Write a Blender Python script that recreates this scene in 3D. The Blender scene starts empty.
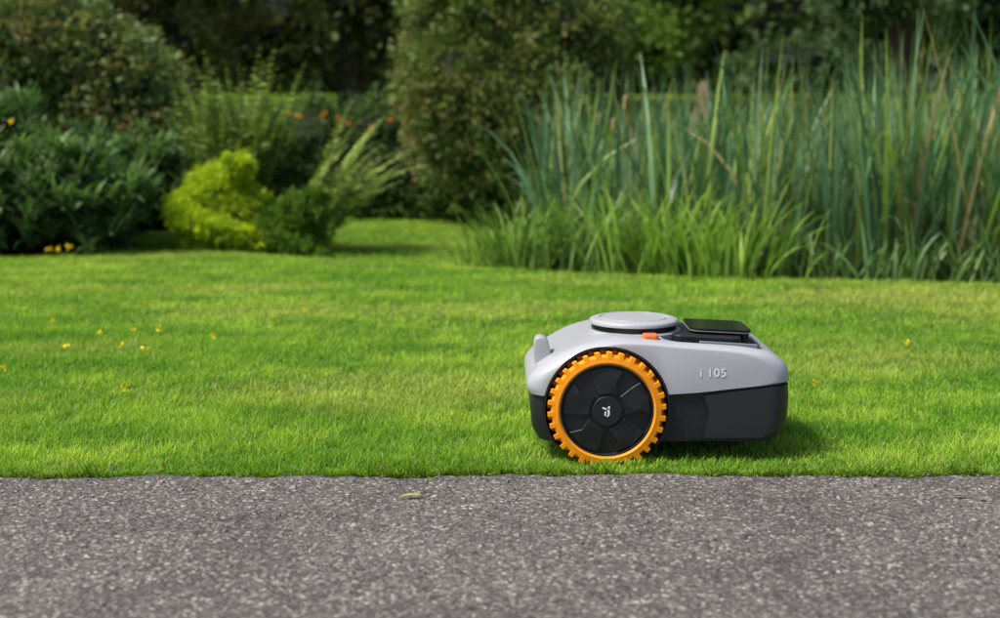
import bpy, bmesh, math, numpy as np
from mathutils import Vector, Matrix
rng = np.random.default_rng(7)
sc = bpy.context.scene
sc.view_settings.view_transform = 'Standard'
sc.view_settings.look = 'None'
sc.view_settings.exposure = 0
COL = sc.collection

# ------------------------------------------------------------------ materials
def newmat(name):
    m = bpy.data.materials.new(name); m.use_nodes = True
    nt = m.node_tree; nt.nodes.clear()
    out = nt.nodes.new('ShaderNodeOutputMaterial')
    return m, nt, out
def N(nt, t, **kw):
    n = nt.nodes.new(t)
    for k, v in kw.items():
        if k.startswith('i_'): n.inputs[k[2:]].default_value = v
        else: setattr(n, k, v)
    return n
def leaf_mat(name, transl=0.35, rough=0.5, spec=0.3, tint=(1.25, 1.25, 0.6)):
    m, nt, out = newmat(name)
    a = N(nt, 'ShaderNodeAttribute', attribute_name='Col')
    p = N(nt, 'ShaderNodeBsdfPrincipled'); p.inputs['Roughness'].default_value = rough
    p.inputs['Specular IOR Level'].default_value = spec
    t = N(nt, 'ShaderNodeBsdfTranslucent')
    mu = N(nt, 'ShaderNodeMix', data_type='RGBA', blend_type='MULTIPLY')
    mu.inputs[0].default_value = 1.0
    mu.inputs[7].default_value = (*tint, 1)
    nt.links.new(a.outputs['Color'], p.inputs['Base Color'])
    nt.links.new(a.outputs['Color'], mu.inputs[6])
    nt.links.new(mu.outputs[2], t.inputs['Color'])
    mx = N(nt, 'ShaderNodeMixShader'); mx.inputs[0].default_value = transl
    nt.links.new(p.outputs[0], mx.inputs[1]); nt.links.new(t.outputs[0], mx.inputs[2])
    nt.links.new(mx.outputs[0], out.inputs[0])
    return m
def plastic(name, col, rough=0.4, spec=0.5, bump=0.0, metallic=0.0, coat=0.0):
    m, nt, out = newmat(name)
    p = N(nt, 'ShaderNodeBsdfPrincipled')
    p.inputs['Metallic'].default_value = metallic
    p.inputs['Specular IOR Level'].default_value = spec
    p.inputs['Coat Weight'].default_value = coat
    tc = N(nt, 'ShaderNodeTexCoord')
    n1 = N(nt, 'ShaderNodeTexNoise'); n1.inputs['Scale'].default_value = 9; n1.inputs['Detail'].default_value = 6
    nt.links.new(tc.outputs['Object'], n1.inputs['Vector'])
    mr = N(nt, 'ShaderNodeMapRange'); mr.inputs[3].default_value = rough*0.8; mr.inputs[4].default_value = rough*1.25
    nt.links.new(n1.outputs[0], mr.inputs[0]); nt.links.new(mr.outputs[0], p.inputs['Roughness'])
    cr = N(nt, 'ShaderNodeMix', data_type='RGBA')
    cr.inputs[6].default_value = (*[c*0.93 for c in col], 1); cr.inputs[7].default_value = (*[min(1, c*1.05) for c in col], 1)
    nt.links.new(n1.outputs[0], cr.inputs[0]); nt.links.new(cr.outputs[2], p.inputs['Base Color'])
    if bump:
        n2 = N(nt, 'ShaderNodeTexNoise'); n2.inputs['Scale'].default_value = 900
        nt.links.new(tc.outputs['Object'], n2.inputs['Vector'])
        b = N(nt, 'ShaderNodeBump'); b.inputs['Strength'].default_value = bump; b.inputs['Distance'].default_value = 0.001
        nt.links.new(n2.outputs[0], b.inputs['Height']); nt.links.new(b.outputs[0], p.inputs['Normal'])
    nt.links.new(p.outputs[0], out.inputs[0])
    return m

M_grass = leaf_mat('grass_blades', 0.42, 0.6, 0.2, (1.3, 1.2, 0.6))
M_leaf = leaf_mat('leaf', 0.30, 0.5, 0.3)
M_reed = leaf_mat('reed_leaf', 0.30, 0.42, 0.45, (1.25, 1.25, 0.6))

# ------------------------------------------------------------------ quad soup
def soup(name, quads, cols, mat, parent=None, smooth=False):
    n = len(quads)
    me = bpy.data.meshes.new(name)
    me.vertices.add(n*4); me.vertices.foreach_set('co', quads.reshape(-1).astype(np.float32))
    me.loops.add(n*4); me.loops.foreach_set('vertex_index', np.arange(n*4, dtype=np.int32))
    me.polygons.add(n); me.polygons.foreach_set('loop_start', np.arange(0, n*4, 4, dtype=np.int32))
    me.update(calc_edges=True)
    if cols.ndim == 2: cols = np.repeat(cols[:, None, :], 4, axis=1)
    ca = me.color_attributes.new('Col', 'FLOAT_COLOR', 'POINT')
    rgba = np.ones((n*4, 4), np.float32); rgba[:, :3] = np.clip(cols.reshape(-1, 3), 0.002, 1)
    ca.data.foreach_set('color', rgba.reshape(-1))
    me.materials.append(mat)
    ob = bpy.data.objects.new(name, me); COL.objects.link(ob)
    if parent: ob.parent = parent
    return ob
def empty(name, loc=(0, 0, 0)):
    e = bpy.data.objects.new(name, None); e.location = loc; e.empty_display_size = 0.1; COL.objects.link(e); return e

def unit(v): return v/np.maximum(np.linalg.norm(v, axis=-1, keepdims=True), 1e-9)
def lownoise(x, y, s, seed=0):
    r = np.random.default_rng(seed); o = 0
    for k in range(6):
        a = r.uniform(0, 6.28); f = s*r.uniform(0.6, 2.2); ph = r.uniform(0, 6.28)
        o = o + np.sin((x*np.cos(a)+y*np.sin(a))*f+ph)
    return o/6
def smooth01(a, b, v):
    t = np.clip((v-a)/(b-a), 0, 1); return t*t*(3-2*t)

# ------------------------------------------------------------------ terrain
EX = [-30, -8, -2.45, -1.6, -0.9, -0.09, 0.5, 2.07, 8, 30]
EY = [6.2, 6.3, 6.8, 7.2, 6.8, 6.35, 6.1, 5.75, 5.3, 5.3]
def terr(x, y):
    x = np.asarray(x, float); y = np.asarray(y, float)
    e = np.interp(x, EX, EY)
    h = -0.10*smooth01(0, 0.55, y-e)
    pr = np.sqrt(((x-3.2)/3.0)**2+((y-8.1)/1.7)**2)
    h = h-0.28*smooth01(1.0, 0.75, pr)
    h = h+1.0*smooth01(10.8, 19, y)
    h = h+0.010*lownoise(x, y, 2.2, 3)*smooth01(2.9, 3.8, y)
    return h

def axis(segs):
    out = []
    for a, b, n in segs: out += list(np.linspace(a, b, n, endpoint=False))
    out.append(segs[-1][1]); return np.array(out)
gx = axis([(-150, -12, 14), (-12, -4, 24), (-4, 4, 70), (4, 12, 24), (12, 150, 14)])
gy = axis([(-150, 0, 12), (0, 2.5, 5), (2.5, 11, 80), (11, 24, 26), (24, 150, 12)])
X, Y = np.meshgrid(gx, gy); Z = terr(X, Y)
verts = np.stack([X, Y, Z], -1).reshape(-1, 3)
nx = len(gx)
faces = [(j*nx+i, j*nx+i+1, (j+1)*nx+i+1, (j+1)*nx+i) for j in range(len(gy)-1) for i in range(nx-1)]
me = bpy.data.meshes.new('ground'); me.from_pydata(verts.tolist(), [], faces); me.update()
for p in me.polygons: p.use_smooth = True
ground = bpy.data.objects.new('ground', me); COL.objects.link(ground)
m, nt, out = newmat('turf_soil')
p = N(nt, 'ShaderNodeBsdfPrincipled'); p.inputs['Roughness'].default_value = 0.95
tc = N(nt, 'ShaderNodeTexCoord')
n1 = N(nt, 'ShaderNodeTexNoise'); n1.inputs['Scale'].default_value = 25; n1.inputs['Detail'].default_value = 8
n2 = N(nt, 'ShaderNodeTexNoise'); n2.inputs['Scale'].default_value = 1.2; n2.inputs['Detail'].default_value = 3
cr = N(nt, 'ShaderNodeValToRGB'); cr.color_ramp.elements[0].position = 0.35; cr.color_ramp.elements[0].color = (0.045, 0.080, 0.014, 1)
cr.color_ramp.elements[1].position = 0.65; cr.color_ramp.elements[1].color = (0.12, 0.24, 0.025, 1)
mx = N(nt, 'ShaderNodeMath', operation='ADD'); mm = N(nt, 'ShaderNodeMath', operation='MULTIPLY'); mm.inputs[1].default_value = 0.5
nt.links.new(tc.outputs['Object'], n1.inputs['Vector']); nt.links.new(tc.outputs['Object'], n2.inputs['Vector'])
nt.links.new(n1.outputs[0], mx.inputs[0]); nt.links.new(n2.outputs[0], mx.inputs[1]); nt.links.new(mx.outputs[0], mm.inputs[0])
nt.links.new(mm.outputs[0], cr.inputs[0]); nt.links.new(cr.outputs[0], p.inputs['Base Color'])
b = N(nt, 'ShaderNodeBump'); b.inputs['Strength'].default_value = 0.8; b.inputs['Distance'].default_value = 0.02
nt.links.new(n1.outputs[0], b.inputs['Height']); nt.links.new(b.outputs[0], p.inputs['Normal'])
nt.links.new(p.outputs[0], out.inputs[0]); me.materials.append(m)

# ------------------------------------------------------------------ asphalt
def edge_y(x): return 2.735+0.010*np.sin(x*2.1+1)+0.006*np.sin(x*7.3)+0.006*np.sin(x*19+2)+0.005*np.sin(x*43)+0.004*np.sin(x*97)
xs = axis([(-60, -3, 20), (-3, 3, 600), (3, 60, 20)])
vs = []; fs = []
for i, x in enumerate(xs):
    vs += [(x, -60, 0.006), (x, 1.2, 0.006), (x, float(edge_y(x))-0.03, 0.006), (x, float(edge_y(x)), 0.001), (x, float(edge_y(x))+0.002, -0.03)]
    if i:
        a = (i-1)*5; c = i*5
        for k in range(4): fs.append((a+k, c+k, c+k+1, a+k+1))
me = bpy.data.meshes.new('asphalt_path'); me.from_pydata(vs, [], fs); me.update()
ob = bpy.data.objects.new('asphalt_path', me); COL.objects.link(ob)
m, nt, out = newmat('asphalt')
L = nt.links.new
p = N(nt, 'ShaderNodeBsdfPrincipled'); p.inputs['Roughness'].default_value = 0.85; p.inputs['Specular IOR Level'].default_value = 0.3
tc = N(nt, 'ShaderNodeTexCoord')
warp = N(nt, 'ShaderNodeTexNoise'); warp.inputs['Scale'].default_value = 60
wm = N(nt, 'ShaderNodeMix', data_type='RGBA', blend_type='LINEAR_LIGHT'); wm.inputs[0].default_value = 0.006
L(tc.outputs['Object'], warp.inputs['Vector']); L(tc.outputs['Object'], wm.inputs[6]); L(warp.outputs['Color'], wm.inputs[7])
def vor(scale):
    v = N(nt, 'ShaderNodeTexVoronoi'); v.inputs['Scale'].default_value = scale; L(wm.outputs[2], v.inputs['Vector']); return v
v1 = vor(185); v2 = vor(480); v3 = vor(80)
sep = N(nt, 'ShaderNodeSeparateColor'); L(v1.outputs['Color'], sep.inputs[0])
sep2 = N(nt, 'ShaderNodeSeparateColor'); L(v2.outputs['Color'], sep2.inputs[0])
sep3 = N(nt, 'ShaderNodeSeparateColor'); L(v3.outputs['Color'], sep3.inputs[0])
r1 = N(nt, 'ShaderNodeValToRGB'); e = r1.color_ramp.elements
e[0].position = 0; e[0].color = (0.045, 0.043, 0.042, 1); e[1].position = 1; e[1].color = (0.50, 0.47, 0.44, 1)
for pos, c in ((0.3, (0.100, 0.095, 0.092, 1)), (0.7, (0.150, 0.143, 0.137, 1)), (0.92, (0.25, 0.235, 0.22, 1))):
    q = e.new(pos); q.color = c
L(sep.outputs[0], r1.inputs[0])
r2 = N(nt, 'ShaderNodeValToRGB'); r2.color_ramp.elements[0].color = (0.6, 0.6, 0.6, 1); r2.color_ramp.elements[1].color = (1.4, 1.38, 1.36, 1)
L(sep2.outputs[0], r2.inputs[0])
mu = N(nt, 'ShaderNodeMix', data_type='RGBA', blend_type='MULTIPLY'); mu.inputs[0].default_value = 1
L(r1.outputs[0], mu.inputs[6]); L(r2.outputs[0], mu.inputs[7])
st = N(nt, 'ShaderNodeMath', operation='GREATER_THAN'); st.inputs[1].default_value = 0.955; L(sep3.outputs[1], st.inputs[0])
sd = N(nt, 'ShaderNodeMath', operation='LESS_THAN'); sd.inputs[1].default_value = 0.36; L(v3.outputs['Distance'], sd.inputs[0])
sm = N(nt, 'ShaderNodeMath', operation='MULTIPLY'); L(st.outputs[0], sm.inputs[0]); L(sd.outputs[0], sm.inputs[1])
pal = N(nt, 'ShaderNodeMix', data_type='RGBA'); L(sm.outputs[0], pal.inputs[0]); L(mu.outputs[2], pal.inputs[6]); pal.inputs[7].default_value = (0.36, 0.34, 0.32, 1)
nb = N(nt, 'ShaderNodeTexNoise'); nb.inputs['Scale'].default_value = 3.0; nb.inputs['Detail'].default_value = 12; nb.inputs['Roughness'].default_value = 0.82; L(tc.outputs['Object'], nb.inputs['Vector'])
mr = N(nt, 'ShaderNodeMapRange'); mr.inputs[1].default_value = 0.32; mr.inputs[2].default_value = 0.68; mr.inputs[3].default_value = 0.62; mr.inputs[4].default_value = 1.32; L(nb.outputs[0], mr.inputs[0])
mu2 = N(nt, 'ShaderNodeMix', data_type='RGBA', blend_type='MULTIPLY'); mu2.inputs[0].default_value = 1; L(pal.outputs[2], mu2.inputs[6]); L(mr.outputs[0], mu2.inputs[7])
L(mu2.outputs[2], p.inputs['Base Color'])
ad = N(nt, 'ShaderNodeMath', operation='ADD'); L(v1.outputs['Distance'], ad.inputs[0]); L(v2.outputs['Distance'], ad.inputs[1])
b = N(nt, 'ShaderNodeBump', invert=True); b.inputs['Strength'].default_value = 0.75; b.inputs['Distance'].default_value = 0.004
L(ad.outputs[0], b.inputs['Height']); L(b.outputs[0], p.inputs['Normal']); L(p.outputs[0], out.inputs[0])
me.materials.append(m)

# loose grit on the path
n = 3200
gxp = rng.uniform(-1.9, 1.9, n); gyp = 2.73-np.abs(rng.normal(0, 0.4, n)); gyp = np.where(gyp < 1.2, rng.uniform(1.2, 2.7, n), gyp)
s = rng.gamma(2.0, 0.0006, n)+0.0008
base = np.array([[-1, -1, 0], [1, -1, 0], [1, 1, 0], [-1, 1, 0], [-.6, -.6, 1], [.6, -.6, 1], [.6, .6, 1], [-.6, .6, 1]], float)
fidx = [[4, 5, 6, 7], [0, 1, 5, 4], [1, 2, 6, 5], [2, 3, 7, 6], [3, 0, 4, 7]]
ang = rng.uniform(0, 6.28, n)
P = base[None]+rng.normal(0, 0.25, (n, 8, 3)); P[:, :, 2] *= 0.7
ca, sa = np.cos(ang)[:, None], np.sin(ang)[:, None]
PX = P[:, :, 0]*ca-P[:, :, 1]*sa; PY = P[:, :, 0]*sa+P[:, :, 1]*ca
P = np.stack([PX, PY, P[:, :, 2]], -1)*s[:, None, None]+np.stack([gxp, gyp, np.full(n, 0.0065)], -1)[:, None]
q = P[:, fidx].reshape(-1, 4, 3)
g = rng.uniform(0.10, 0.28, n)[:, None]*np.array([1.02, 0.97, 0.93])+rng.normal(0, 0.01, (n, 3))
m, nt, out = newmat('grit'); a = N(nt, 'ShaderNodeAttribute', attribute_name='Col'); p = N(nt, 'ShaderNodeBsdfPrincipled'); p.inputs['Roughness'].default_value = 0.8
nt.links.new(a.outputs[0], p.inputs['Base Color']); nt.links.new(p.outputs[0], out.inputs[0]); M_grit = m
soup('gravel', q, np.repeat(g, 5, axis=0), M_grit)

# ------------------------------------------------------------------ blades
def blades(x, y, z, Lh, w, th0, bend, K, col, head=None, tipw=0.1, basew=0.8, tipcol=1.15, basecol=0.55):
    n = len(x)
    head = rng.uniform(0, 2*np.pi, n) if head is None else head
    d = np.stack([np.cos(head), np.sin(head), np.zeros(n)], -1)
    wa = head+np.pi/2+rng.normal(0, 0.7, n)
    wd = np.stack([np.cos(wa), np.sin(wa), np.zeros(n)], -1)
    pos = np.stack([x, y, z], -1)
    ring = []; ts = np.linspace(0, 1, K+1)
    cc = []
    for k, t in enumerate(ts):
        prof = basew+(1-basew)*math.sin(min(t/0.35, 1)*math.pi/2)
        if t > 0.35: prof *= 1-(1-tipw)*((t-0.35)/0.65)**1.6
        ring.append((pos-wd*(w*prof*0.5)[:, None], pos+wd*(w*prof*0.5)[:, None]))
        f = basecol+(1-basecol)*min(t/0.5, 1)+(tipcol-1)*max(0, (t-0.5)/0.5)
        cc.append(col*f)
        th = th0+bend*((t+0.5/K)**1.4)
        pos = pos+(d*np.sin(th)[:, None]+np.array([0, 0, 1.])*np.cos(th)[:, None])*(Lh/K)[:, None]
    Q = []; C = []
    for k in range(K):
        a, b_ = ring[k]; c, d_ = ring[k+1]
        Q.append(np.stack([a, b_, d_, c], 1)); C.append(np.stack([cc[k], cc[k], cc[k+1], cc[k+1]], 1))
    return np.concatenate(Q), np.concatenate(C)

# lawn
def lawn_zone(x0, x1, y0, y1, dens, hmul, wmul):
    n = int((x1-x0)*(y1-y0)*dens)
    x = rng.uniform(x0, x1, n); y = rng.uniform(y0, y1, n)
    return x, y, np.full(n, hmul), np.full(n, wmul)
zones = [lawn_zone(-1.5, 1.6, 2.72, 3.5, 34000, 1, 1), lawn_zone(-2.0, 2.1, 3.5, 4.6, 20000, 1.0, 1.2),
         lawn_zone(-3.2, 3.2, 4.6, 7.6, 9500, 1.0, 1.7), lawn_zone(-4.5, 1.2, 7.6, 10.8, 4000, 1.1, 2.6),
         lawn_zone(-6, -3.2, 2.72, 7.6, 2500, 1.15, 3), lawn_zone(3.2, 6, 2.72, 7.6, 2500, 1.15, 3),
         lawn_zone(-3.2, -2.0, 2.72, 4.6, 4000, 1.1, 2.3), lawn_zone(2.1, 3.2, 2.72, 4.6, 4000, 1.1, 2.3),
         lawn_zone(-9, 9, 10.4, 19, 550, 2.2, 7)]
x = np.concatenate([z[0] for z in zones]); y = np.concatenate([z[1] for z in zones])
hm = np.concatenate([z[2] for z in zones]); wm_ = np.concatenate([z[3] for z in zones])
keep = (y > edge_y(x)+0.006)
pr = np.sqrt(((x-3.2)/3.0)**2+((y-8.1)/1.7)**2); keep &= ~((pr < 1.02) & (y > 6))
x, y, hm, wm_ = x[keep], y[keep], hm[keep], wm_[keep]; n = len(x)
patch = lownoise(x, y, 2.4, 11); fine = lownoise(x, y, 17, 5); fin2 = lownoise(x, y, 60, 8); mid = lownoise(x, y*1.8, 7, 14)
tuft = lownoise(x, y, 34, 61)
hgt = (0.021+0.009*rng.random(n)+0.006*fine+0.005*fin2+0.008*tuft)*hm
hgt *= np.where(rng.random(n) < 0.03, 1.5, 1)
hgt *= np.where((y-edge_y(x) < 0.05), 0.75, 1)
hgt *= np.where((x > 0.0) & (x < 0.75) & (y < 2.92), 0.72, 1)
under = (x > 0.07) & (x < 0.60) & (y > 2.84) & (y < 3.22); hgt = np.where(under, hgt*0.75, hgt)
wdt = (0.0016+0.0013*rng.random(n))*wm_
c1 = np.array([0.185, 0.410, 0.026]); c2 = np.array([0.400, 0.590, 0.070]); c3 = np.array([0.085, 0.250, 0.018])
t = np.clip(0.42+0.95*patch+0.7*mid+0.35*fine+rng.normal(0, 0.2, n), 0, 1)[:, None]
col = c1*(1-t)+c2*t
dk = np.clip(0.25*rng.random(n)+0.5*fin2+0.15-0.45*mid-0.4*tuft, 0, 0.85)[:, None]; col = col*(1-dk)+c3*dk
dry = rng.random(n) < 0.05; col[dry] = np.array([0.50, 0.45, 0.22])*rng.uniform(0.6, 1.1, (dry.sum(), 1))
wp = (smooth01(0.7, 2.2, x)*smooth01(3.6, 5.2, y)*np.clip(0.6+lownoise(x, y, 3, 21), 0, 1))[:, None]
col = col*(1-0.5*wp)+np.array([0.50, 0.48, 0.15])*0.5*wp
wp = np.clip((lownoise(x, y*1.6, 3.2, 77)-0.10)*2.4, 0, 1)[:, None]*0.42
col = col*(1-wp)+np.array([0.50, 0.54, 0.15])*wp
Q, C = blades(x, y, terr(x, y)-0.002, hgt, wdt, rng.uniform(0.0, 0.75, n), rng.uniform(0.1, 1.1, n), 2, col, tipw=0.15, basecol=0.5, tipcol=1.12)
n2 = 9000; fx = rng.uniform(-2.2, 2.2, n2); fy = edge_y(fx)+rng.uniform(-0.006, 0.022, n2)
cl_ = lownoise(fx, fy, 26, 9)+0.5*lownoise(fx, fy, 70, 10)
fcol = np.array([0.17, 0.36, 0.025])*rng.uniform(0.35, 1.4, (n2, 1))
fd = rng.random(n2) < 0.08; fcol[fd] = np.array([0.42, 0.36, 0.18])*rng.uniform(0.5, 1.1, (fd.sum(), 1))
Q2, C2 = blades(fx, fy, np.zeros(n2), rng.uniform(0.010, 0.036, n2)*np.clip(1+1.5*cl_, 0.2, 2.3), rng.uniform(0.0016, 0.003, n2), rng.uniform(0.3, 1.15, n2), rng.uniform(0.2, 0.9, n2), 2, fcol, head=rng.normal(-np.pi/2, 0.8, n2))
soup('lawn_grass', np.concatenate([Q, Q2]), np.concatenate([C, C2]), M_grass)

# ------------------------------------------------------------------ leaves
def leaves(p, d, Ln, W, col, up=None, fold=0.0):
    n = len(p); r = unit(rng.normal(0, 1, (n, 3))) if up is None else up
    side = unit(np.cross(d, r)); nn = np.cross(side, d)
    mid = p+d*(Ln*0.45)[:, None]
    tip = p+d*Ln[:, None]-nn*(Ln*0.12)[:, None]-np.array([0, 0, 1])*(Ln*0.1)[:, None]
    s = side*(W*0.5)[:, None]
    return np.stack([p, mid+s, tip, mid-s], 1), col
def sph(nu=22, nv=12):
    u = np.linspace(0, 2*np.pi, nu+1); v = np.linspace(0.05, np.pi-0.05, nv+1)
    U, V = np.meshgrid(u, v); D = np.stack([np.cos(U)*np.sin(V), np.sin(U)*np.sin(V), np.cos(V)], -1)
    q = np.stack([D[:-1, :-1], D[:-1, 1:], D[1:, 1:], D[1:, :-1]], 2).reshape(-1, 4, 3); return q
def lump(D, seed, amp):
    r = np.random.default_rng(seed); o = 0
    for k in range(7):
        a = unit(r.normal(0, 1, 3)); f = r.uniform(2, 7); o = o+np.sin((D@a)*f+r.uniform(0, 6.28))
    return 1-amp*0.3+amp*o/4
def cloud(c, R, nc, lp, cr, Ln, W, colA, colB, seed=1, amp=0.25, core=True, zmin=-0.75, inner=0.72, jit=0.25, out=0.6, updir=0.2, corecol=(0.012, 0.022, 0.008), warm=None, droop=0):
    c = np.array(c, float); R = np.array(R, float); colA = np.array(colA); colB = np.array(colB)
    D = unit(rng.normal(0, 1, (int(nc*1.6), 3))); D = D[D[:, 2] > zmin][:nc]; nc = len(D)
    f = lump(D, seed, amp); u = rng.uniform(inner, 1.05, nc)
    cc = c+R*D*(f*u)[:, None]
    t = rng.random(nc)**1.2
    P = np.repeat(cc, lp, 0)+rng.normal(0, 1, (nc*lp, 3))*cr
    DD = np.repeat(D, lp, 0)
    d = unit(DD*out+rng.normal(0, 0.6, P.shape)+np.array([0, 0, updir-droop]))
    T = np.repeat(t, lp)[:, None]; col = colA*(1-T)+colB*T
    if warm is not None:
        wv = np.clip(np.repeat(rng.random(nc), lp)*2.2-1.4, 0, 1)[:, None]; col = col*(1-wv)+np.array(warm)*wv
    col = col*rng.uniform(1-jit, 1+jit, (len(P), 1))*(1+rng.normal(0, 0.06, P.shape))
    l = Ln*rng.uniform(0.65, 1.3, len(P)); w = W*rng.uniform(0.7, 1.2, len(P))
    q, cl = leaves(P, d, l, w, col)
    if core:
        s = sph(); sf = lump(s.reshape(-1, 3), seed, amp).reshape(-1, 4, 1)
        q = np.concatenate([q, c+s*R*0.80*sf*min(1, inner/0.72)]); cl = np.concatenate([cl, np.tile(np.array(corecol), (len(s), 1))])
    return q, cl
def join(lst): return np.concatenate([a for a, b in lst]), np.concatenate([b for a, b in lst])
def tube(pts, rad, col, sides=8):
    pts = np.array(pts, float); rings = []
    for i, p in enumerate(pts):
        d = unit(pts[min(i+1, len(pts)-1)]-pts[max(i-1, 0)]); a = unit(np.cross(d, [0.3, 1, 0.1])); b2 = np.cross(d, a)
        th = np.linspace(0, 2*np.pi, sides+1); rings.append(p+rad[i]*(np.cos(th)[:, None]*a+np.sin(th)[:, None]*b2))
    q = [np.stack([r0[:-1], r0[1:], r1[1:], r1[:-1]], 1) for r0, r1 in zip(rings[:-1], rings[1:])]
    q = np.concatenate(q); return q, np.tile(np.array(col, float), (len(q), 1))*rng.uniform(0.8, 1.2, (len(q), 1))

# round shrub in the middle
GA, GB = (0.055, 0.105, 0.022), (0.18, 0.26, 0.060)
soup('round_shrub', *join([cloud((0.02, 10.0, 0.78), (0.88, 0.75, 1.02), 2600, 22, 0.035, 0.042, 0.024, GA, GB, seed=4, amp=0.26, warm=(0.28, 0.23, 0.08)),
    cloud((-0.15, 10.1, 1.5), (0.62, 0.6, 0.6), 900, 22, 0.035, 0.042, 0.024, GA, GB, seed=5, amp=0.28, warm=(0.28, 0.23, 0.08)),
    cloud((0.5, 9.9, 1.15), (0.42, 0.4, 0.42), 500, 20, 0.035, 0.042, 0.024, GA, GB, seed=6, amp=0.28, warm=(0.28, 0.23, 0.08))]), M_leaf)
# rhododendron top-left
RA, RB, RW = (0.07, 0.13, 0.035), (0.20, 0.28, 0.09), (0.36, 0.25, 0.10)
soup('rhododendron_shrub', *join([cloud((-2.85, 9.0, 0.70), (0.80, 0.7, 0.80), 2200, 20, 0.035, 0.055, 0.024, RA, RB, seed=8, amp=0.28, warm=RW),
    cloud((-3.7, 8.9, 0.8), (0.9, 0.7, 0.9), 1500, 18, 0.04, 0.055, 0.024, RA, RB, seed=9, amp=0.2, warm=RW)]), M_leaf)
# flowering hedge
parts = []
for i, hx in enumerate(np.arange(-4.6, -0.2, 0.45)):
    parts.append(cloud((hx, 10.7+0.05*math.sin(i*2), 0.33), (0.40, 0.35, 0.50), 520, 18, 0.03, 0.04, 0.022, (0.035, 0.08, 0.022), (0.11, 0.18, 0.05), seed=20+i, amp=0.2))
hedge = empty('flowering_hedge')
soup('foliage', *join(parts), M_leaf, hedge)
def flowers(cs, r, n, size, col):
    P = np.repeat(np.array(cs, float), n, 0)+rng.normal(0, 1, (len(cs)*n, 3))*r
    d = unit(rng.normal(0, 1, P.shape)+np.array([0, -0.6, 0.5]))
    c = np.array(col)*rng.uniform(0.7, 1.2, (len(P), 1))
    return leaves(P, d, np.full(len(P), size), np.full(len(P), size*0.9), c)
soup('blossoms', *flowers([(-1.55, 10.32, .70), (-1.47, 10.3, .685), (-1.18, 10.3, .655), (-1.1, 10.3, .64), (-.80, 10.3, .66), (-2.2, 10.3, .66), (-1.3, 10.3, .71), (-.95, 10.3, .60)], 0.012, 8, 0.024, (0.88, 0.32, 0.01)), M_leaf, hedge)

# lance-leaved shrub (whorls)
def whorls(c, R, nc, nl, Ln, W, colA, colB, seed, K=3):
    D = unit(rng.normal(0, 1, (nc*2, 3))); D = D[D[:, 2] > -0.6][:nc]; f = lump(D, seed, 0.35)*rng.uniform(0.7, 1.1, len(D))
    cc = np.array(c)+np.array(R)*D*f[:, None]; nc = len(cc)
    cc[:, 2] = np.maximum(cc[:, 2], terr(cc[:, 0], cc[:, 1])+0.02)
    P = np.repeat(cc, nl, 0); n = len(P)
    P = P+rng.normal(0, 0.012, P.shape)
    base = np.arctan2(np.repeat(D[:, 1], nl), np.repeat(D[:, 0], nl))
    head = base+rng.normal(0, 1.6, n)
    t = np.repeat(rng.random(nc), nl)[:, None]
    col = (np.array(colA)*(1-t)+np.array(colB)*t)*rng.uniform(0.75, 1.25, (n, 1))
    return blades(P[:, 0], P[:, 1], P[:, 2], Ln*rng.uniform(0.6, 1.2, n), W*rng.uniform(0.8, 1.2, n), rng.uniform(0.2, 1.3, n), rng.uniform(0.3, 1.3, n), K, col, head=head, tipw=0.12, basew=0.35, basecol=0.8, tipcol=1.1)
def tocol4(qc):
    q, c = qc
    return (q, np.repeat(c[:, None, :], 4, 1)) if c.ndim == 2 else (q, c)
lsh = empty('spurge_shrub')
prt = []
for i, (c, R, k) in enumerate([((-2.42, 7.35, .22), (.56, .42, .38), 320), ((-3.15, 7.25, .26), (.7, .5, .46), 330), ((-2.08, 7.95, .26), (.36, .3, .34), 170), ((-2.8, 7.75, .42), (.5, .4, .40), 200)]):
    prt.append(whorls(c, R, k, 15, 0.15, 0.022, (0.06, 0.14, 0.045), (0.17, 0.29, 0.10), 30+i))
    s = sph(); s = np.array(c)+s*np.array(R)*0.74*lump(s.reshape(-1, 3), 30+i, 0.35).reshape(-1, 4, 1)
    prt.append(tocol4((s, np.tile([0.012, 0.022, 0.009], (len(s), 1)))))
soup('foliage', *join(prt), M_leaf, lsh)
soup('yellow_flowers', *flowers([(-2.19, 6.85, .055), (-2.13, 6.85, .06), (-2.24, 6.87, .05), (-2.48, 7.1, .68)], 0.006, 9, 0.017, (0.85, 0.60, 0.01)), M_leaf, lsh)
# yellow dwarf conifer
CC = (0.06, 0.12, 0.008); cx0, cy0 = -1.50, 7.40
prt = [cloud((cx0, cy0+.05, 0.20), (0.25, 0.22, 0.27), 1200, 16, 0.012, 0.022, 0.010, (0.24, 0.38, 0.010), (0.56, 0.66, 0.030), seed=40, amp=0.3, corecol=CC, out=0.9)]
for k in range(22):
    a = k*2.4; zz = ((k*0.618) % 1); prt.append(cloud((cx0+0.20*math.cos(a)*(1.15-zz*0.6), cy0-.05+0.12*math.sin(a), 0.02+0.44*zz), (0.080, 0.08, 0.055), 130, 16, 0.010, 0.022, 0.010, (0.28, 0.44, 0.010), (0.62, 0.72, 0.035), seed=41+k, amp=0.4, corecol=CC, out=0.9))
soup('golden_dwarf_conifer', *join(prt), M_leaf)
prt = [cloud((-1.09, 7.4, 0.10), (0.165, 0.16, 0.22), 800, 16, 0.012, 0.022, 0.010, (0.045, 0.12, 0.012), (0.17, 0.30, 0.025), seed=50, amp=0.35)]
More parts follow.
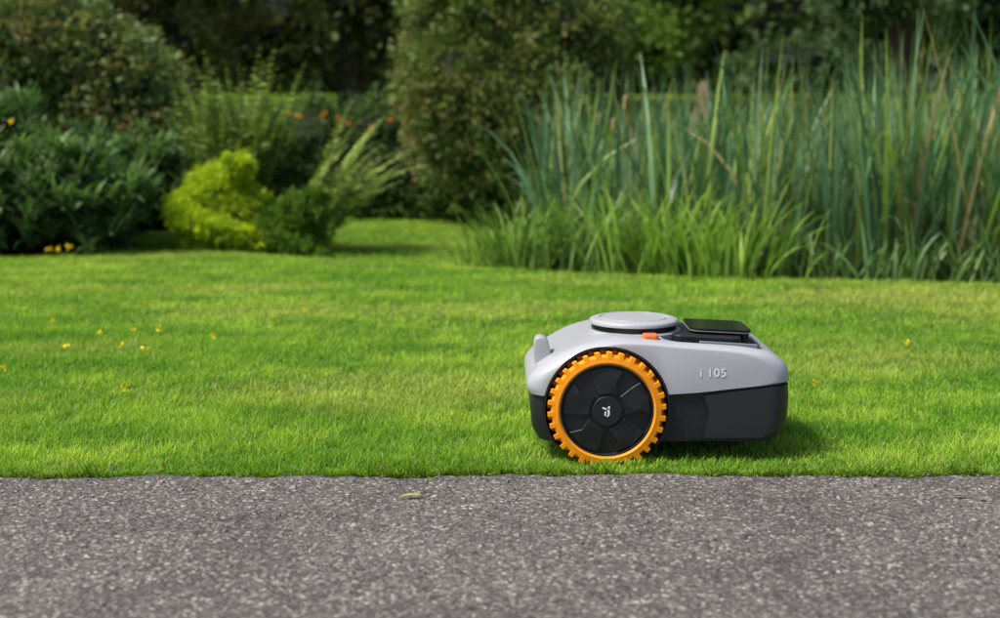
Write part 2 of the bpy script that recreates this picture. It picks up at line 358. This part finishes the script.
for k in range(12):
    a = k*2.4; prt.append(cloud((-1.10+0.13*math.cos(a), 7.33+0.08*math.sin(a), -0.04+0.34*((k*0.618) % 1)), (0.07, 0.07, 0.05), 100, 16, 0.010, 0.022, 0.010, (0.05, 0.14, 0.012), (0.20, 0.34, 0.03), seed=51+k, amp=0.4))
soup('dwarf_conifer', *join(prt), M_leaf)

# ferns
def fern(base, nf, length, col, heads, th0, bend, width=0.14, npin=30):
    Q = []; C = []
    for i in range(nf):
        Lf = length*rng.uniform(0.7, 1.1); h = rng.uniform(*heads); t0 = rng.uniform(*th0); bd = rng.uniform(*bend)
        d = np.array([math.cos(h), math.sin(h), 0]); pos = np.array(base, float)+rng.normal(0, 0.05, 3)*[1, 1, 0]
        sd = np.array([-d[1], d[0], 0]); pts = [pos]; dirs = []
        for k in range(npin):
            t = k/npin; th = t0+bd*t**1.5; dr = d*math.sin(th)+np.array([0, 0, 1])*math.cos(th); dirs.append(dr); pts.append(pts[-1]+dr*Lf/npin)
        cf = np.array(col)*rng.uniform(0.6, 1.35)
        q, c = tube(pts[::3]+[pts[-1]], list(np.linspace(0.004, 0.001, len(pts[::3])+1)), cf*0.8, 4); Q.append(q); C.append(c)
        P = []; DD = []; Ls = []
        for k in range(4, npin):
            t = k/npin; wl = width*math.sin(math.pi*min(1, (t*0.93+0.12)))**0.8
            for sgn in (-1, 1):
                P.append(pts[k]); DD.append(sgn*sd+dirs[k]*0.45+rng.normal(0, 0.08, 3)-np.array([0, 0, 0.1])); Ls.append(max(wl, 0.012))
        P = np.array(P); DD = unit(np.array(DD)); Ls = np.array(Ls)
        up = np.tile(unit(np.cross(sd, d)+np.array([0.001, 0, 0.0])), (len(P), 1))+rng.normal(0, 0.25, P.shape)
        q, c = leaves(P, DD, Ls, Ls*0.0+Lf/npin*1.0, cf*rng.uniform(0.8, 1.2, (len(P), 1)), up=up); Q.append(q); C.append(c)
    return np.concatenate(Q), np.concatenate(C)
soup('fern', *fern((-1.54, 8.1, -0.1), 70, 1.16, (0.20, 0.29, 0.065), (0, 6.28), (0.02, 0.34), (0.1, 0.5), width=0.10), M_leaf)
soup('fern', *fern((-1.16, 8.1, -0.1), 24, 0.95, (0.34, 0.44, 0.13), (-0.7, 0.9), (0.15, 0.75), (0.3, 0.9), width=0.09), M_leaf)
soup('fern', *fern((-2.35, 8.4, -0.1), 26, 0.9, (0.12, 0.19, 0.05), (0, 6.28), (0.1, 0.6), (0.3, 0.9)), M_leaf)

# ------------------------------------------------------------------ reeds
def scatter(n, x0, x1, y0, y1): return rng.uniform(x0, x1, n), rng.uniform(y0, y1, n)
n = 6600
x, y = scatter(n, 0.05, 5.2, 6.0, 9.2)
ix, iy = np.round(x/0.13), np.round(y/0.13)
x = ix*0.13+0.05*np.sin(iy*9.1+ix*3.3); y = iy*0.13+0.05*np.sin(ix*7.7+iy*1.9)
x = x+rng.normal(0, 0.030, n); y = y+rng.normal(0, 0.030, n)
e_ = np.interp(x, EX, EY); keep = (y > e_+0.20+0.1*np.sin(x*5)) & (x > 0.12+0.35*(y-6.2)*0.3)
keep &= (lownoise(x, y, 4, 31) > -0.42)
x, y = x[keep], y[keep]; n = len(x)
hb = np.interp(x/(y/6.2), [0.1, 0.4, 0.9, 1.4, 1.9, 2.4, 5], [0.84, 0.94, 1.03, 1.06, 1.18, 1.28, 1.3])*np.interp(y, [6, 8, 9.2], [0.97, 1.05, 1.10])
hb = hb*(1+0.18*lownoise(x, y, 5, 33))
Lr = hb*rng.beta(5, 1.8, n)*1.14+0.05
A = np.array([0.055, 0.150, 0.075]); B = np.array([0.155, 0.295, 0.135]); t = rng.random((n, 1)); col = (A*(1-t)+B*t)*rng.uniform(0.6, 1.3, (n, 1))
yl = rng.random(n) < 0.20; col[yl] = np.array([0.27, 0.39, 0.09])*rng.uniform(0.7, 1.2, (yl.sum(), 1))
dr = rng.random(n) < 0.05; col[dr] = np.array([0.45, 0.37, 0.17])*rng.uniform(0.5, 1.1, (dr.sum(), 1))
th0 = np.abs(rng.normal(0, 0.15, n)); bend = np.abs(rng.normal(0.20, 0.30, n)); br = rng.random(n) < 0.08; bend[br] = rng.uniform(1.2, 2.4, br.sum())
reed = empty('cattail_reeds')
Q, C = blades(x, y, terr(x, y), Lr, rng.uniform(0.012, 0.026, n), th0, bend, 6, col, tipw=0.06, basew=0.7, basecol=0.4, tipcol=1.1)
soup('reed_leaves', Q, C, M_reed, reed)
prt = []
for k in range(30):
    cx, cy = rng.uniform(0.4, 3.2), rng.uniform(6.3, 8.0); zb = float(terr(cx, cy)); hh = rng.uniform(0.6, 0.95)
    lx = rng.normal(0, 0.05); pt = lambda f: (cx+lx*f, cy, zb+hh*f+0.0)
    prt.append(tube([pt(0), pt(0.8), pt(1.0)], [0.004, 0.0035, 0.003], (0.12, 0.18, 0.06), 5))
    prt.append(tube([pt(0.90), pt(0.91), pt(0.97), pt(0.98)], [0.003, 0.009, 0.009, 0.003], (0.40, 0.28, 0.14) if k % 3 else (0.15, 0.08, 0.03), 7))
soup('seed_heads', *join(prt), M_leaf, reed)
def iris(cx, w, yf, n, hh, A, B):
    x = rng.normal(cx, w, n); y = np.interp(x, EX, EY)+yf+rng.uniform(0, 0.28, n)
    t = rng.random((n, 1)); col = (np.array(A)*(1-t)+np.array(B)*t)*rng.uniform(0.8, 1.2, (n, 1))
    head = np.arctan2(rng.normal(0, 0.5, n), (x-cx)/w+rng.normal(0, 0.7, n))
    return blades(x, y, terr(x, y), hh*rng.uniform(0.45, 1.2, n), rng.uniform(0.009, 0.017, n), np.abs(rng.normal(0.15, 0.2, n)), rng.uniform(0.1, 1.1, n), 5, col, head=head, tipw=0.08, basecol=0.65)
soup('iris_clump', *join([iris(0.76, 0.13, 0.05, 240, 0.44, (0.18, 0.36, 0.04), (0.36, 0.54, 0.09)), iris(1.02, 0.12, 0.0, 190, 0.38, (0.18, 0.36, 0.05), (0.34, 0.52, 0.09))]), M_reed)
soup('iris_clump', *join([iris(0.08, 0.12, 0.12, 260, 0.36, (0.12, 0.25, 0.03), (0.25, 0.39, 0.08)), iris(0.38, 0.12, 0.1, 220, 0.44, (0.10, 0.22, 0.04), (0.22, 0.36, 0.08))]), M_reed)
soup('iris_clump', *join([iris(1.6, 0.25, 0.08, 150, 0.26, (0.08, 0.18, 0.05), (0.18, 0.30, 0.08)), iris(2.4, 0.4, 0.08, 200, 0.3, (0.08, 0.18, 0.05), (0.16, 0.27, 0.07))]), M_reed)

# pond
me = bpy.data.meshes.new('pond_water')
th = np.linspace(0, 2*np.pi, 64, endpoint=False)
me.from_pydata([(3.2+3.1*math.cos(a), 8.1+1.75*math.sin(a), -0.20) for a in th], [], [tuple(range(64))]); me.update()
ob = bpy.data.objects.new('pond_water', me); COL.objects.link(ob)
m, nt, out = newmat('water'); p = N(nt, 'ShaderNodeBsdfPrincipled'); p.inputs['Base Color'].default_value = (0.012, 0.018, 0.01, 1); p.inputs['Roughness'].default_value = 0.06
nz = N(nt, 'ShaderNodeTexNoise'); nz.inputs['Scale'].default_value = 14; b = N(nt, 'ShaderNodeBump'); b.inputs['Strength'].default_value = 0.1
nt.links.new(nz.outputs[0], b.inputs['Height']); nt.links.new(b.outputs[0], p.inputs['Normal']); nt.links.new(p.outputs[0], out.inputs[0]); me.materials.append(m)

# ------------------------------------------------------------------ background trees
M_bark = M_grit
def tree(name, bx, by, H, spread, colA, colB, seed, low=0.5, nl=9, leaf=0.085, conifer=False):
    r = np.random.default_rng(seed); e = empty(name, (bx, by, float(terr(bx, by))))
    tr = [tube([(0, 0, -0.1), (0.03, 0, H*0.3), (-0.04, 0.02, H*0.65), (0, 0, H)], [0.17, 0.13, 0.08, 0.02], (0.06, 0.045, 0.032), 10)]
    cl = []
    for k in range(nl):
        z = low+(H-low)*(k+0.5)/nl; rad = spread*(1-0.75*(z/H)**1.5) if conifer else spread*math.sin(math.pi*(0.25+0.65*z/H))
        for j in range(3):
            a = r.uniform(0, 6.28); R = rad*r.uniform(0.45, 0.75); tip = np.array([R*math.cos(a), R*math.sin(a), z+(-0.15 if conifer else 0.25)])
            tr.append(tube([(0, 0, z-0.3), tip*[0.5, 0.5, 1]+[0, 0, 0], tip], [0.05, 0.035, 0.012], (0.06, 0.045, 0.032), 6))
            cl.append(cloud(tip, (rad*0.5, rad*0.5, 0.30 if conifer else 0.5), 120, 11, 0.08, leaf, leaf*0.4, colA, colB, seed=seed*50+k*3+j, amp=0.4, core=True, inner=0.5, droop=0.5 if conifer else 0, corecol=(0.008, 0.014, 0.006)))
    soup('trunk', *join(tr), M_bark, e); soup('crown', *join(cl), M_leaf, e)
tree('broadleaf_tree', -3.6, 14.5, 5.5, 2.0, (0.07, 0.09, 0.022), (0.25, 0.21, 0.06), 3, low=0.5)
tree('broadleaf_tree', -1.6, 15.0, 5.5, 1.9, (0.05, 0.08, 0.022), (0.17, 0.17, 0.05), 4, low=0.4)
tree('broadleaf_tree', 1.3, 16.5, 6, 1.4, (0.12, 0.24, 0.03), (0.34, 0.50, 0.08), 5, low=0.3)
tree('conifer_tree', 4.1, 14.5, 6.5, 1.9, (0.030, 0.068, 0.025), (0.09, 0.155, 0.05), 6, low=0.7, conifer=True)
tree('broadleaf_tree', 6.4, 16.5, 6, 2.0, (0.08, 0.16, 0.03), (0.21, 0.34, 0.07), 7, low=0.3)
tree('broadleaf_tree', -6.6, 15.5, 6, 2.2, (0.07, 0.11, 0.03), (0.23, 0.23, 0.06), 8, low=0.4)
tree('conifer_tree', 9.4, 17, 7, 2.2, (0.03, 0.065, 0.022), (0.09, 0.15, 0.045), 9, low=0.8, conifer=True)
prt = []
for i, bx in enumerate(np.arange(-16, 17, 1.7)):
    for zc, rz in ((1.8, 1.5), (4.2, 2.2), (7.2, 2.2)):
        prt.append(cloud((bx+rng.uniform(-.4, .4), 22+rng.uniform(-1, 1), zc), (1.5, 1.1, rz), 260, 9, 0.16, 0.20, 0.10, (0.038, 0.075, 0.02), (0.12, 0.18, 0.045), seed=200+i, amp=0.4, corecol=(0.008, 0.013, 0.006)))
soup('background_trees', *join(prt), M_leaf)
# brown boulder beyond the pond
bm = bmesh.new(); bmesh.ops.create_icosphere(bm, subdivisions=4, radius=1)
for v in bm.verts:
    d = v.co.normalized(); k = 1+0.12*math.sin(d.x*5+d.z*3)+0.08*math.sin(d.y*9+d.x*7)+0.04*math.sin(d.z*17)
    v.co = Vector((d.x*0.14*k, d.y*0.12*k, d.z*0.30*k))
me = bpy.data.meshes.new('boulder'); bm.to_mesh(me); bm.free()
for p in me.polygons: p.use_smooth = True
ob = bpy.data.objects.new('boulder', me); COL.objects.link(ob)
me.materials.append(plastic('stone', (0.17, 0.125, 0.085), 0.9, 0.2))
ob.location = (2.0, 13.6, float(terr(2.0, 13.6))+0.22)
ob.scale = (1.2, 1.2, 1.9)

def flat_leaf(name, loc, Ln, W, rot, col):
    bm = bmesh.new(); K = 8; L_ = []; R_ = []; M_ = []
    for k in range(K+1):
        t = k/K; w = W*math.sin(math.pi*min(0.97, t*0.9+0.06))*(1+0.25*math.sin(t*22)); z = 0.004*math.sin(t*3.1)
        L_.append(bm.verts.new((t*Ln, w, z+0.003))); M_.append(bm.verts.new((t*Ln, 0, z))); R_.append(bm.verts.new((t*Ln, -w, z+0.002)))
    for k in range(K):
        bm.faces.new((L_[k], M_[k], M_[k+1], L_[k+1])); bm.faces.new((M_[k], R_[k], R_[k+1], M_[k+1]))
    me = bpy.data.meshes.new(name); bm.to_mesh(me); bm.free(); ob = bpy.data.objects.new(name, me); COL.objects.link(ob)
    ob.location = loc; ob.rotation_euler = (0, 0, rot); me.materials.append(plastic(name+'_mat', col, 0.7, 0.2)); return ob
flat_leaf('fallen_leaf', (-0.19, 2.55, 0.009), 0.045, 0.006, 0.15, (0.34, 0.31, 0.10))
flat_leaf('fallen_leaf', (0.86, 2.56, 0.009), 0.026, 0.006, -0.3, (0.20, 0.15, 0.10))
flat_leaf('fallen_leaf', (0.9, 2.53, 0.009), 0.018, 0.005, 0.9, (0.22, 0.17, 0.11))
dand = empty('dandelions')
fc = []
for (dx, dy) in [(-1.27, 4.35), (-1.13, 4.1), (-1.17, 4.38), (-1.1, 4.42), (-0.95, 3.45), (-1.3, 4.1), (0.83, 3.6), (-1.05, 4.05), (-1.36, 3.75), (-0.7, 4.9), (-1.5, 4.6), (-0.9, 4.3), (1.25, 4.2)]:
    fc.append((dx, dy, 0.032+float(terr(dx, dy))))
soup('flower_heads', *flowers(fc, 0.004, 10, 0.010, (0.85, 0.72, 0.03)), M_leaf, dand)

# ------------------------------------------------------------------ MOWER
MW = empty('robot_lawn_mower', (-0.002, 2.83, -0.006))
P_white = plastic('shell_plastic', (0.385, 0.40, 0.44), 0.32, 0.5, coat=0.15)
P_light = plastic('cap_plastic', (0.36, 0.37, 0.40), 0.38)
P_black = plastic('black_plastic', (0.012, 0.013, 0.016), 0.45, 0.4, bump=0.15)
P_gloss = plastic('gloss_black', (0.006, 0.006, 0.008), 0.16, 0.45)
P_grey = plastic('dark_grey_plastic', (0.020, 0.022, 0.027), 0.42, 0.45, bump=0.1)
P_spoke = plastic('spoke_plastic', (0.011, 0.012, 0.016), 0.40, 0.45, bump=0.1)
P_silver = plastic('silver_trim', (0.45, 0.46, 0.48), 0.3, 0.5, metallic=0.6)
P_orange = plastic('orange_rubber', (0.90, 0.31, 0.006), 0.5, 0.35)
P_orng2 = plastic('orange_button', (0.60, 0.15, 0.03), 0.35)
P_text = plastic('label_print', (0.85, 0.86, 0.88), 0.4)

def mkobj(name, bm, mat, sm=True, bev=None, parent=MW, ang=35):
    bmesh.ops.recalc_face_normals(bm, faces=bm.faces)
    me = bpy.data.meshes.new(name); bm.to_mesh(me); bm.free()
    ob = bpy.data.objects.new(name, me); COL.objects.link(ob); ob.parent = parent
    me.materials.append(mat)
    if sm:
        for p in me.polygons: p.use_smooth = True
        me.set_sharp_from_angle(angle=math.radians(ang))
    if bev:
        b = ob.modifiers.new('bev', 'BEVEL'); b.width = bev; b.segments = 3; b.limit_method = 'ANGLE'; b.angle_limit = math.radians(ang); b.harden_normals = False
    return ob
def catmull(P, sub=5):
    P = [Vector(p) for p in P]; out_ = []
    for i in range(len(P)-1):
        a = P[max(i-1, 0)]; b = P[i]; c = P[i+1]; d = P[min(i+2, len(P)-1)]
        for s in range(sub):
            t = s/sub
            out_.append(0.5*((2*b)+(c-a)*t+(2*a-5*b+4*c-d)*t*t+(3*b-a-3*c+d)*t**3))
    out_.append(P[-1]); return out_
SQ = .91
def loft(profile, y0, y1, rx, rz, zref, cx=0.345, hl=0.29, ny=9, sq=True):
    bm = bmesh.new(); ys = []
    if sq: profile = [((.40+(a-.40)*SQ) if a > .40 else a, b_) for a, b_ in profile]
    for k in range(ny): ys.append((k/(ny-1))**1.0)
    R = max(rx, rz)
    near = [y0+R*(1-math.cos(t*math.pi/2)) for t in ys]; far = [y1-(v-y0) for v in near[::-1]]
    rings = []
    for y in near+far:
        d = min(y-y0, y1-y); d = min(d/R, 1); c = 1-math.sqrt(max(0, 1-(1-d)**2))
        ring = []
        for p in profile:
            sx = 1-rx*c/hl; wz = max(0, min(1, (p[1]-zref)/0.06))
            ring.append(bm.verts.new((cx+(p[0]-cx)*sx, y, p[1]-rz*c*wz)))
        rings.append(ring)
    n = len(profile)
    for a, b in zip(rings[:-1], rings[1:]):
        for i in range(n): bm.faces.new((a[i], a[(i+1) % n], b[(i+1) % n], b[i]))
    bm.faces.new(rings[0]); bm.faces.new(rings[-1][::-1])
    return bm
def cyl(r, y0, y1, cx, cz, seg=96):
    bm = bmesh.new(); a = []; b = []
    for k in range(seg):
        t = 2*math.pi*k/seg; a.append(bm.verts.new((cx+r*math.cos(t), y0, cz+r*math.sin(t)))); b.append(bm.verts.new((cx+r*math.cos(t), y1, cz+r*math.sin(t))))
    for k in range(seg): bm.faces.new((a[k], a[(k+1) % seg], b[(k+1) % seg], b[k]))
    bm.faces.new(a); bm.faces.new(b[::-1]); return bm
WX, WZ = 0.225, 0.121
top = catmull([(.064, .150), (.058, .165), (.062, .184), (.078, .202), (.104, .220), (.145, .243), (.190, .259), (.240, .267), (.30, .266), (.36, .261), (.42, .257), (.50, .252), (.55, .246), (.59, .236), (.618, .218), (.631, .198), (.634, .178)])
bot = catmull([(.634, .177), (.60, .172), (.52, .165), (.44, .158), (.37, .154), (.30, .150), (.20, .148), (.10, .148)], 3)
shell_prof = [(p.x, p.y) for p in top]+[(p.x, p.y) for p in bot[1:]]
cutters = []
def cutter(bm):
    bmesh.ops.recalc_face_normals(bm, faces=bm.faces)
    me = bpy.data.meshes.new('cut'); bm.to_mesh(me); bm.free(); o = bpy.data.objects.new('cut', me); COL.objects.link(o); o.parent = MW; cutters.append(o); return o
W0, W1 = 0.014, 0.371
AR = 0.1335
cA = cutter(cyl(AR, -0.05, 0.092, WX, WZ)); cB = cutter(cyl(AR, 0.385-0.092, 0.44, WX, WZ))
def rrect(x0, x1, y0, y1, r, seg=6):
    out_ = []
    for (cx, cy, a0) in ((x1-r, y1-r, 0), (x0+r, y1-r, 90), (x0+r, y0+r, 180), (x1-r, y0+r, 270)):
        for k in range(seg+1):
            a = math.radians(a0+90*k/seg); out_.append((cx+r*math.cos(a), cy+r*math.sin(a)))
    return out_
def plate(pl, z0, z1, slope=0, xref=0):
    bm = bmesh.new(); a = [bm.verts.new((x, y, z0+slope*(x-xref))) for x, y in pl]; b = [bm.verts.new((x, y, z1+slope*(x-xref))) for x, y in pl]; n = len(pl)
    for k in range(n): bm.faces.new((a[k], a[(k+1) % n], b[(k+1) % n], b[k]))
    bm.faces.new(a); bm.faces.new(b[::-1]); return bm
cR = cutter(plate(rrect(.345, .565, .046, .339, .035), .232, .30))
def boolean(ob, cs):
    for c in cs:
        md = ob.modifiers.new('b', 'BOOLEAN'); md.operation = 'DIFFERENCE'; md.solver = 'EXACT'; md.object = c
def bake(ob, bev=None, ang=32):
    bpy.context.view_layer.update()
    dg = bpy.context.evaluated_depsgraph_get(); me = bpy.data.meshes.new_from_object(ob.evaluated_get(dg)); ob.modifiers.clear(); ob.data = me
    for p in me.polygons: p.use_smooth = True
    me.set_sharp_from_angle(angle=math.radians(ang))
shell = mkobj('shell', loft(shell_prof, W0, W1, 0.045, 0.009, 0.18), P_white, ang=32); boolean(shell, [cA, cB, cR]); bake(shell)
bz = 0.052
low_prof = [(.070, .149), (.066, .12), (.070, .075), (.082, bz), (.60, bz), (.616, .075), (.622, .12), (.622, .176), (.60, .171), (.52, .164), (.44, .157), (.37, .153), (.30, .149), (.20, .147)]
low = mkobj('chassis', loft(low_prof, W0+0.007, W1-0.007, 0.045, 0.0, 0.18), P_black, ang=25); boolean(low, [cA, cB]); bake(low, ang=25)
bump_prof = [(.447, .150), (.462, .118), (.448, .060), (.60, .060), (.622, .068), (.632, .10), (.634, .14), (.632, .170), (.60, .1655), (.52, .1585)]
mkobj('front_bumper', loft(bump_prof, W0+0.001, W1-0.001, 0.045, 0.0, 0.18), P_grey, ang=25)
mkobj('bumper_skirt', loft([(.40, .058), (.395, .085), (.42, .098), (.615, .098), (.612, .058)], W0+0.0035, W1-0.0035, 0.045, 0, .18), P_black, ang=25)
def well(y0, y1, nm):
    bm = bmesh.new(); seg = 96; R1, R0 = AR-0.0005, AR-0.005; rr = []
    for k in range(seg):
        t = 2*math.pi*k/seg; c, s = math.cos(t), math.sin(t)
        rr.append([bm.verts.new((WX+r*c, y, max(0.045, WZ+r*s))) for r, y in ((R1, y0), (R0, y0), (R0, y1), (0.02, y1))])
    for k in range(seg):
        a, b = rr[k], rr[(k+1) % seg]
        for j in range(3):
            try: bm.faces.new((a[j], a[j+1], b[j+1], b[j]))
            except Exception: pass
    return mkobj(nm, bm, P_black, ang=30)
well(W0+0.0005, 0.090, 'wheel_well'); well(W1-0.0005, 0.295, 'wheel_well_far')
mkobj('deck_tray', plate(rrect(.347, .563, .048, .337, .034), .2330, .2345), P_black, sm=False)
mkobj('control_panel', plate(rrect(.372, .520, .095, .29, .02), .2348, .2640, slope=-0.05, xref=.42), P_black, sm=False, bev=0.004)
mkobj('deck_trim', plate(rrect(.425, .548, .074, .079, .002), .2348, .2560, slope=-0.06, xref=.43), P_silver, sm=False, bev=0.001)
mkobj('deck_trim_rear', plate(rrect(.425, .548, .300, .305, .002), .2348, .2560, slope=-0.06, xref=.43), P_silver, sm=False, bev=0.001)
mkobj('display_lid', plate(rrect(.412, .546, .125, .270, .022), .2710, .2760, slope=-0.05, xref=.43), P_gloss, sm=False, bev=0.0015)
mkobj('display_lid_edge', plate(rrect(.4105, .5475, .1235, .2715, .0225), .2690, .2705, slope=-0.05, xref=.43), P_silver, sm=False)
for k, yy in enumerate((.14, .245)): mkobj('lid_hinge_%d' % k, plate(rrect(.524, .54, yy-.012, yy+.012, .004), .2348, .2630), P_black, sm=False, bev=0.001)
mkobj('stop_button', plate(rrect(.302, .336, .046, .080, .008), .252, .2740), P_orng2, sm=False, bev=0.005)
def lathe(name, prof, cx, cy, mat, seg=96, ang=30):
    bm = bmesh.new(); rr = []
    for k in range(seg):
        t = 2*math.pi*k/seg; rr.append([bm.verts.new((cx+r*math.cos(t), cy+r*math.sin(t), z)) for r, z in prof])
    for k in range(seg):
        a, b = rr[k], rr[(k+1) % seg]
        for j in range(len(prof)-1): bm.faces.new((a[j], a[j+1], b[j+1], b[j]))
    bmesh.ops.remove_doubles(bm, verts=bm.verts, dist=1e-6)
    return mkobj(name, bm, mat, ang=ang)
DX, DY = .296, .190
lathe('turret_base', [(.104, .250), (.104, .264), (.102, .2665), (.097, .2670), (.0, .2670)], DX, DY, P_light)
lathe('turret_gap', [(.0935, .262), (.0935, .2800), (.01, .2800)], DX, DY, P_gloss)
lathe('turret_cap', [(.02, .2788), (.0965, .2788), (.0980, .2798), (.0980, .2850), (.0955, .2882), (.088, .2905), (.076, .2916), (.0745, .2892), (.0720, .2892), (.0705, .2918), (.045, .2926), (.0001, .2930)], DX, DY, P_light, ang=40)
def knob(nm, yc):
    prof = catmull([(.078, .195), (.074, .228), (.076, .254), (.082, .2605), (.093, .261), (.104, .252), (.112, .222)], 4)
    mkobj(nm, loft([(p.x, p.y) for p in prof], yc-.022, yc+.022, 0.004, 0.006, 0.22, cx=.094, hl=.02, ny=5), P_light, ang=40)
knob('rear_sensor', .12)
def wheel(tag, yo, sgn):
    yy = lambda v: yo+sgn*v
    wp = empty('wheel'+tag, (0, 0, 0)); wp.parent = MW
    prof = [(.0965, .010), (.098, .003), (.102, .000), (.113, .002), (.1165, .008), (.117, .035), (.1165, .060), (.112, .067), (.100, .067), (.0965, .060)]
    bm = bmesh.new(); seg = 120; rr = []
    for k in range(seg):
        t = 2*math.pi*k/seg; rr.append([bm.verts.new((WX+r*math.cos(t), yy(d), WZ+r*math.sin(t))) for r, d in prof])
    for k in range(seg):
        a, b = rr[k], rr[(k+1) % seg]
        for j in range(len(prof)): bm.faces.new((a[j], a[(j+1) % len(prof)], b[(j+1) % len(prof)], b[j]))
    mkobj('tyre', bm, P_orange, parent=wp, ang=40)
    bm = bmesh.new(); nl = 30
    for k in range(nl):
        t = 2*math.pi*(k+0.3)/nl
        for half in (0, 1):
            dt = math.pi/nl*half; d0, d1 = (.001, .036) if half == 0 else (.032, .066)
            pts = []
            for (da, r, d) in ((-.055, .108, d0), (.055, .108, d0), (.048, .1240, d0+.002), (-.040, .1240, d0+.002), (-.010, .108, d1), (.070, .108, d1), (.064, .1240, d1-.001), (.010, .1240, d1-.001)):
                a = t+dt+da; pts.append(bm.verts.new((WX+r*math.cos(a), yy(d), WZ+r*math.sin(a))))
            for f in ((0, 1, 2, 3), (4, 5, 6, 7), (0, 1, 5, 4), (1, 2, 6, 5), (2, 3, 7, 6), (3, 0, 4, 7)): bm.faces.new([pts[i] for i in f])
    mkobj('tread_lugs', bm, P_orange, sm=False, bev=0.0012, parent=wp)
    bm = bmesh.new(); seg = 96
    pr = [(.0975, .0035), (.0945, .0035), (.092, .011), (.060, .007), (.034, .006), (.0001, .006)]; rr = []
    for k in range(seg):
        t = 2*math.pi*k/seg; rr.append([bm.verts.new((WX+r*math.cos(t), yy(d), WZ+r*math.sin(t))) for r, d in pr])
    for k in range(seg):
        a, b = rr[k], rr[(k+1) % seg]
        for j in range(len(pr)-1): bm.faces.new((a[j], a[j+1], b[j+1], b[j]))
    mkobj('rim', bm, P_black, parent=wp, ang=25)
    bm = bmesh.new()
    for k in range(5):
        t = math.radians(90+72*k)
        def pt(r, a, d): return bm.verts.new((WX+r*math.cos(t+a), yy(d), WZ+r*math.sin(t+a)))
        o = [(.091, -.40), (.092, 0), (.091, .40), (.072, .44), (.040, .52), (.036, 0), (.040, -.52), (.066, -.30)]
        f0 = [pt(r, a, .001+0.004*(r > .07)) for r, a in o]; f1 = [pt(r, a*1.04, .014) for r, a in o]
        n = len(o)
        bm.faces.new(f0)
        for i in range(n): bm.faces.new((f0[i], f0[(i+1) % n], f1[(i+1) % n], f1[i]))
    mkobj('spokes', bm, P_spoke, sm=False, bev=0.0012, parent=wp)
    bm = cyl(.031, yy(-0.0015), yy(.012), WX, WZ, 64); mkobj('hub_cap', bm, P_black, bev=0.0015, parent=wp)
    bm = bmesh.new()
    def bar(pts):
        a = [bm.verts.new((WX+x*sgn, yy(-0.0022), WZ+z)) for x, z in pts]; b = [bm.verts.new((WX+x*sgn, yy(-0.0010), WZ+z)) for x, z in pts]; n = len(pts)
        bm.faces.new(a); bm.faces.new(b[::-1])
        for i in range(n): bm.faces.new((a[i], a[(i+1) % n], b[(i+1) % n], b[i]))
    bar([(-.010, .009), (-.001, .006), (-.002, .003), (-.010, .0055)])
    bar([(-.005, .000), (-.002, -.001), (-.003, -.011), (-.006, -.008)])
    bar([(.000, .003), (.005, .003), (.005, -.008), (.001, -.012), (-.001, -.011), (.0015, -.007)])
    bar([(.0015, .010), (.0055, .011), (.0055, .0055), (.0015, .0055)])
    mkobj('emblem', bm, P_text, sm=False, parent=wp)
wheel('', 0.0, 1); wheel('_far', 0.385, -1)
for nm, yc in (('caster', .13), ('caster_far', .255)):
    mkobj(nm, cyl(.032, yc-.014, yc+.014, .49, .040, 40), P_black, bev=0.004)
lathe('blade_disc', [(.0001, .032), (.085, .032), (.088, .036), (.088, .046), (.03, .052), (.0001, .052)], .40, .192, P_grey)
cu = bpy.data.curves.new('label', 'FONT'); cu.body = 'i 105'; cu.size = 0.0255; cu.extrude = 0.0003; cu.offset = 0.0001; cu.space_character = 1.1
lb = bpy.data.objects.new('label', cu); COL.objects.link(lb); lb.parent = MW; cu.materials.append(P_text)
lb.location = (.418, W0-0.0006, .1905); lb.rotation_euler = (math.radians(90), 0, 0)
for o in cutters: bpy.data.objects.remove(o, do_unlink=True)

# ------------------------------------------------------------------ light
w = bpy.data.worlds.new('World'); sc.world = w; w.use_nodes = True; nt = w.node_tree; nt.nodes.clear()
sk = nt.nodes.new('ShaderNodeTexSky'); sk.sky_type = 'NISHITA'; sk.sun_disc = False
EL, AZ = 57, -112     # azimuth measured from +Y, negative = towards -X
sk.sun_elevation = math.radians(EL); sk.sun_rotation = math.radians(AZ); sk.air_density = 1.0; sk.dust_density = 4.0
bg = nt.nodes.new('ShaderNodeBackground'); bg.inputs[1].default_value = 0.15
o = nt.nodes.new('ShaderNodeOutputWorld'); nt.links.new(sk.outputs[0], bg.inputs[0]); nt.links.new(bg.outputs[0], o.inputs[0])
sl = bpy.data.lights.new('sun', 'SUN'); sl.energy = 4.8; sl.angle = math.radians(10); sl.color = (1.0, 0.94, 0.83)
so = bpy.data.objects.new('sun', sl); COL.objects.link(so)
d = Vector((math.sin(math.radians(AZ))*math.cos(math.radians(EL)), math.cos(math.radians(AZ))*math.cos(math.radians(EL)), math.sin(math.radians(EL))))
so.rotation_euler = d.to_track_quat('Z', 'Y').to_euler(); so.location = (0, 0, 10)

cam = bpy.data.cameras.new('camera'); co = bpy.data.objects.new('camera', cam); COL.objects.link(co)
cam.lens = 50; cam.sensor_width = 36; cam.clip_end = 500; cam.clip_start = 0.05
co.location = (0, 0, 0.735); co.rotation_euler = (math.radians(90-8.15), 0, 0)
cam.dof.use_dof = True; cam.dof.focus_distance = 2.95; cam.dof.aperture_fstop = 2.8
sc.camera = co
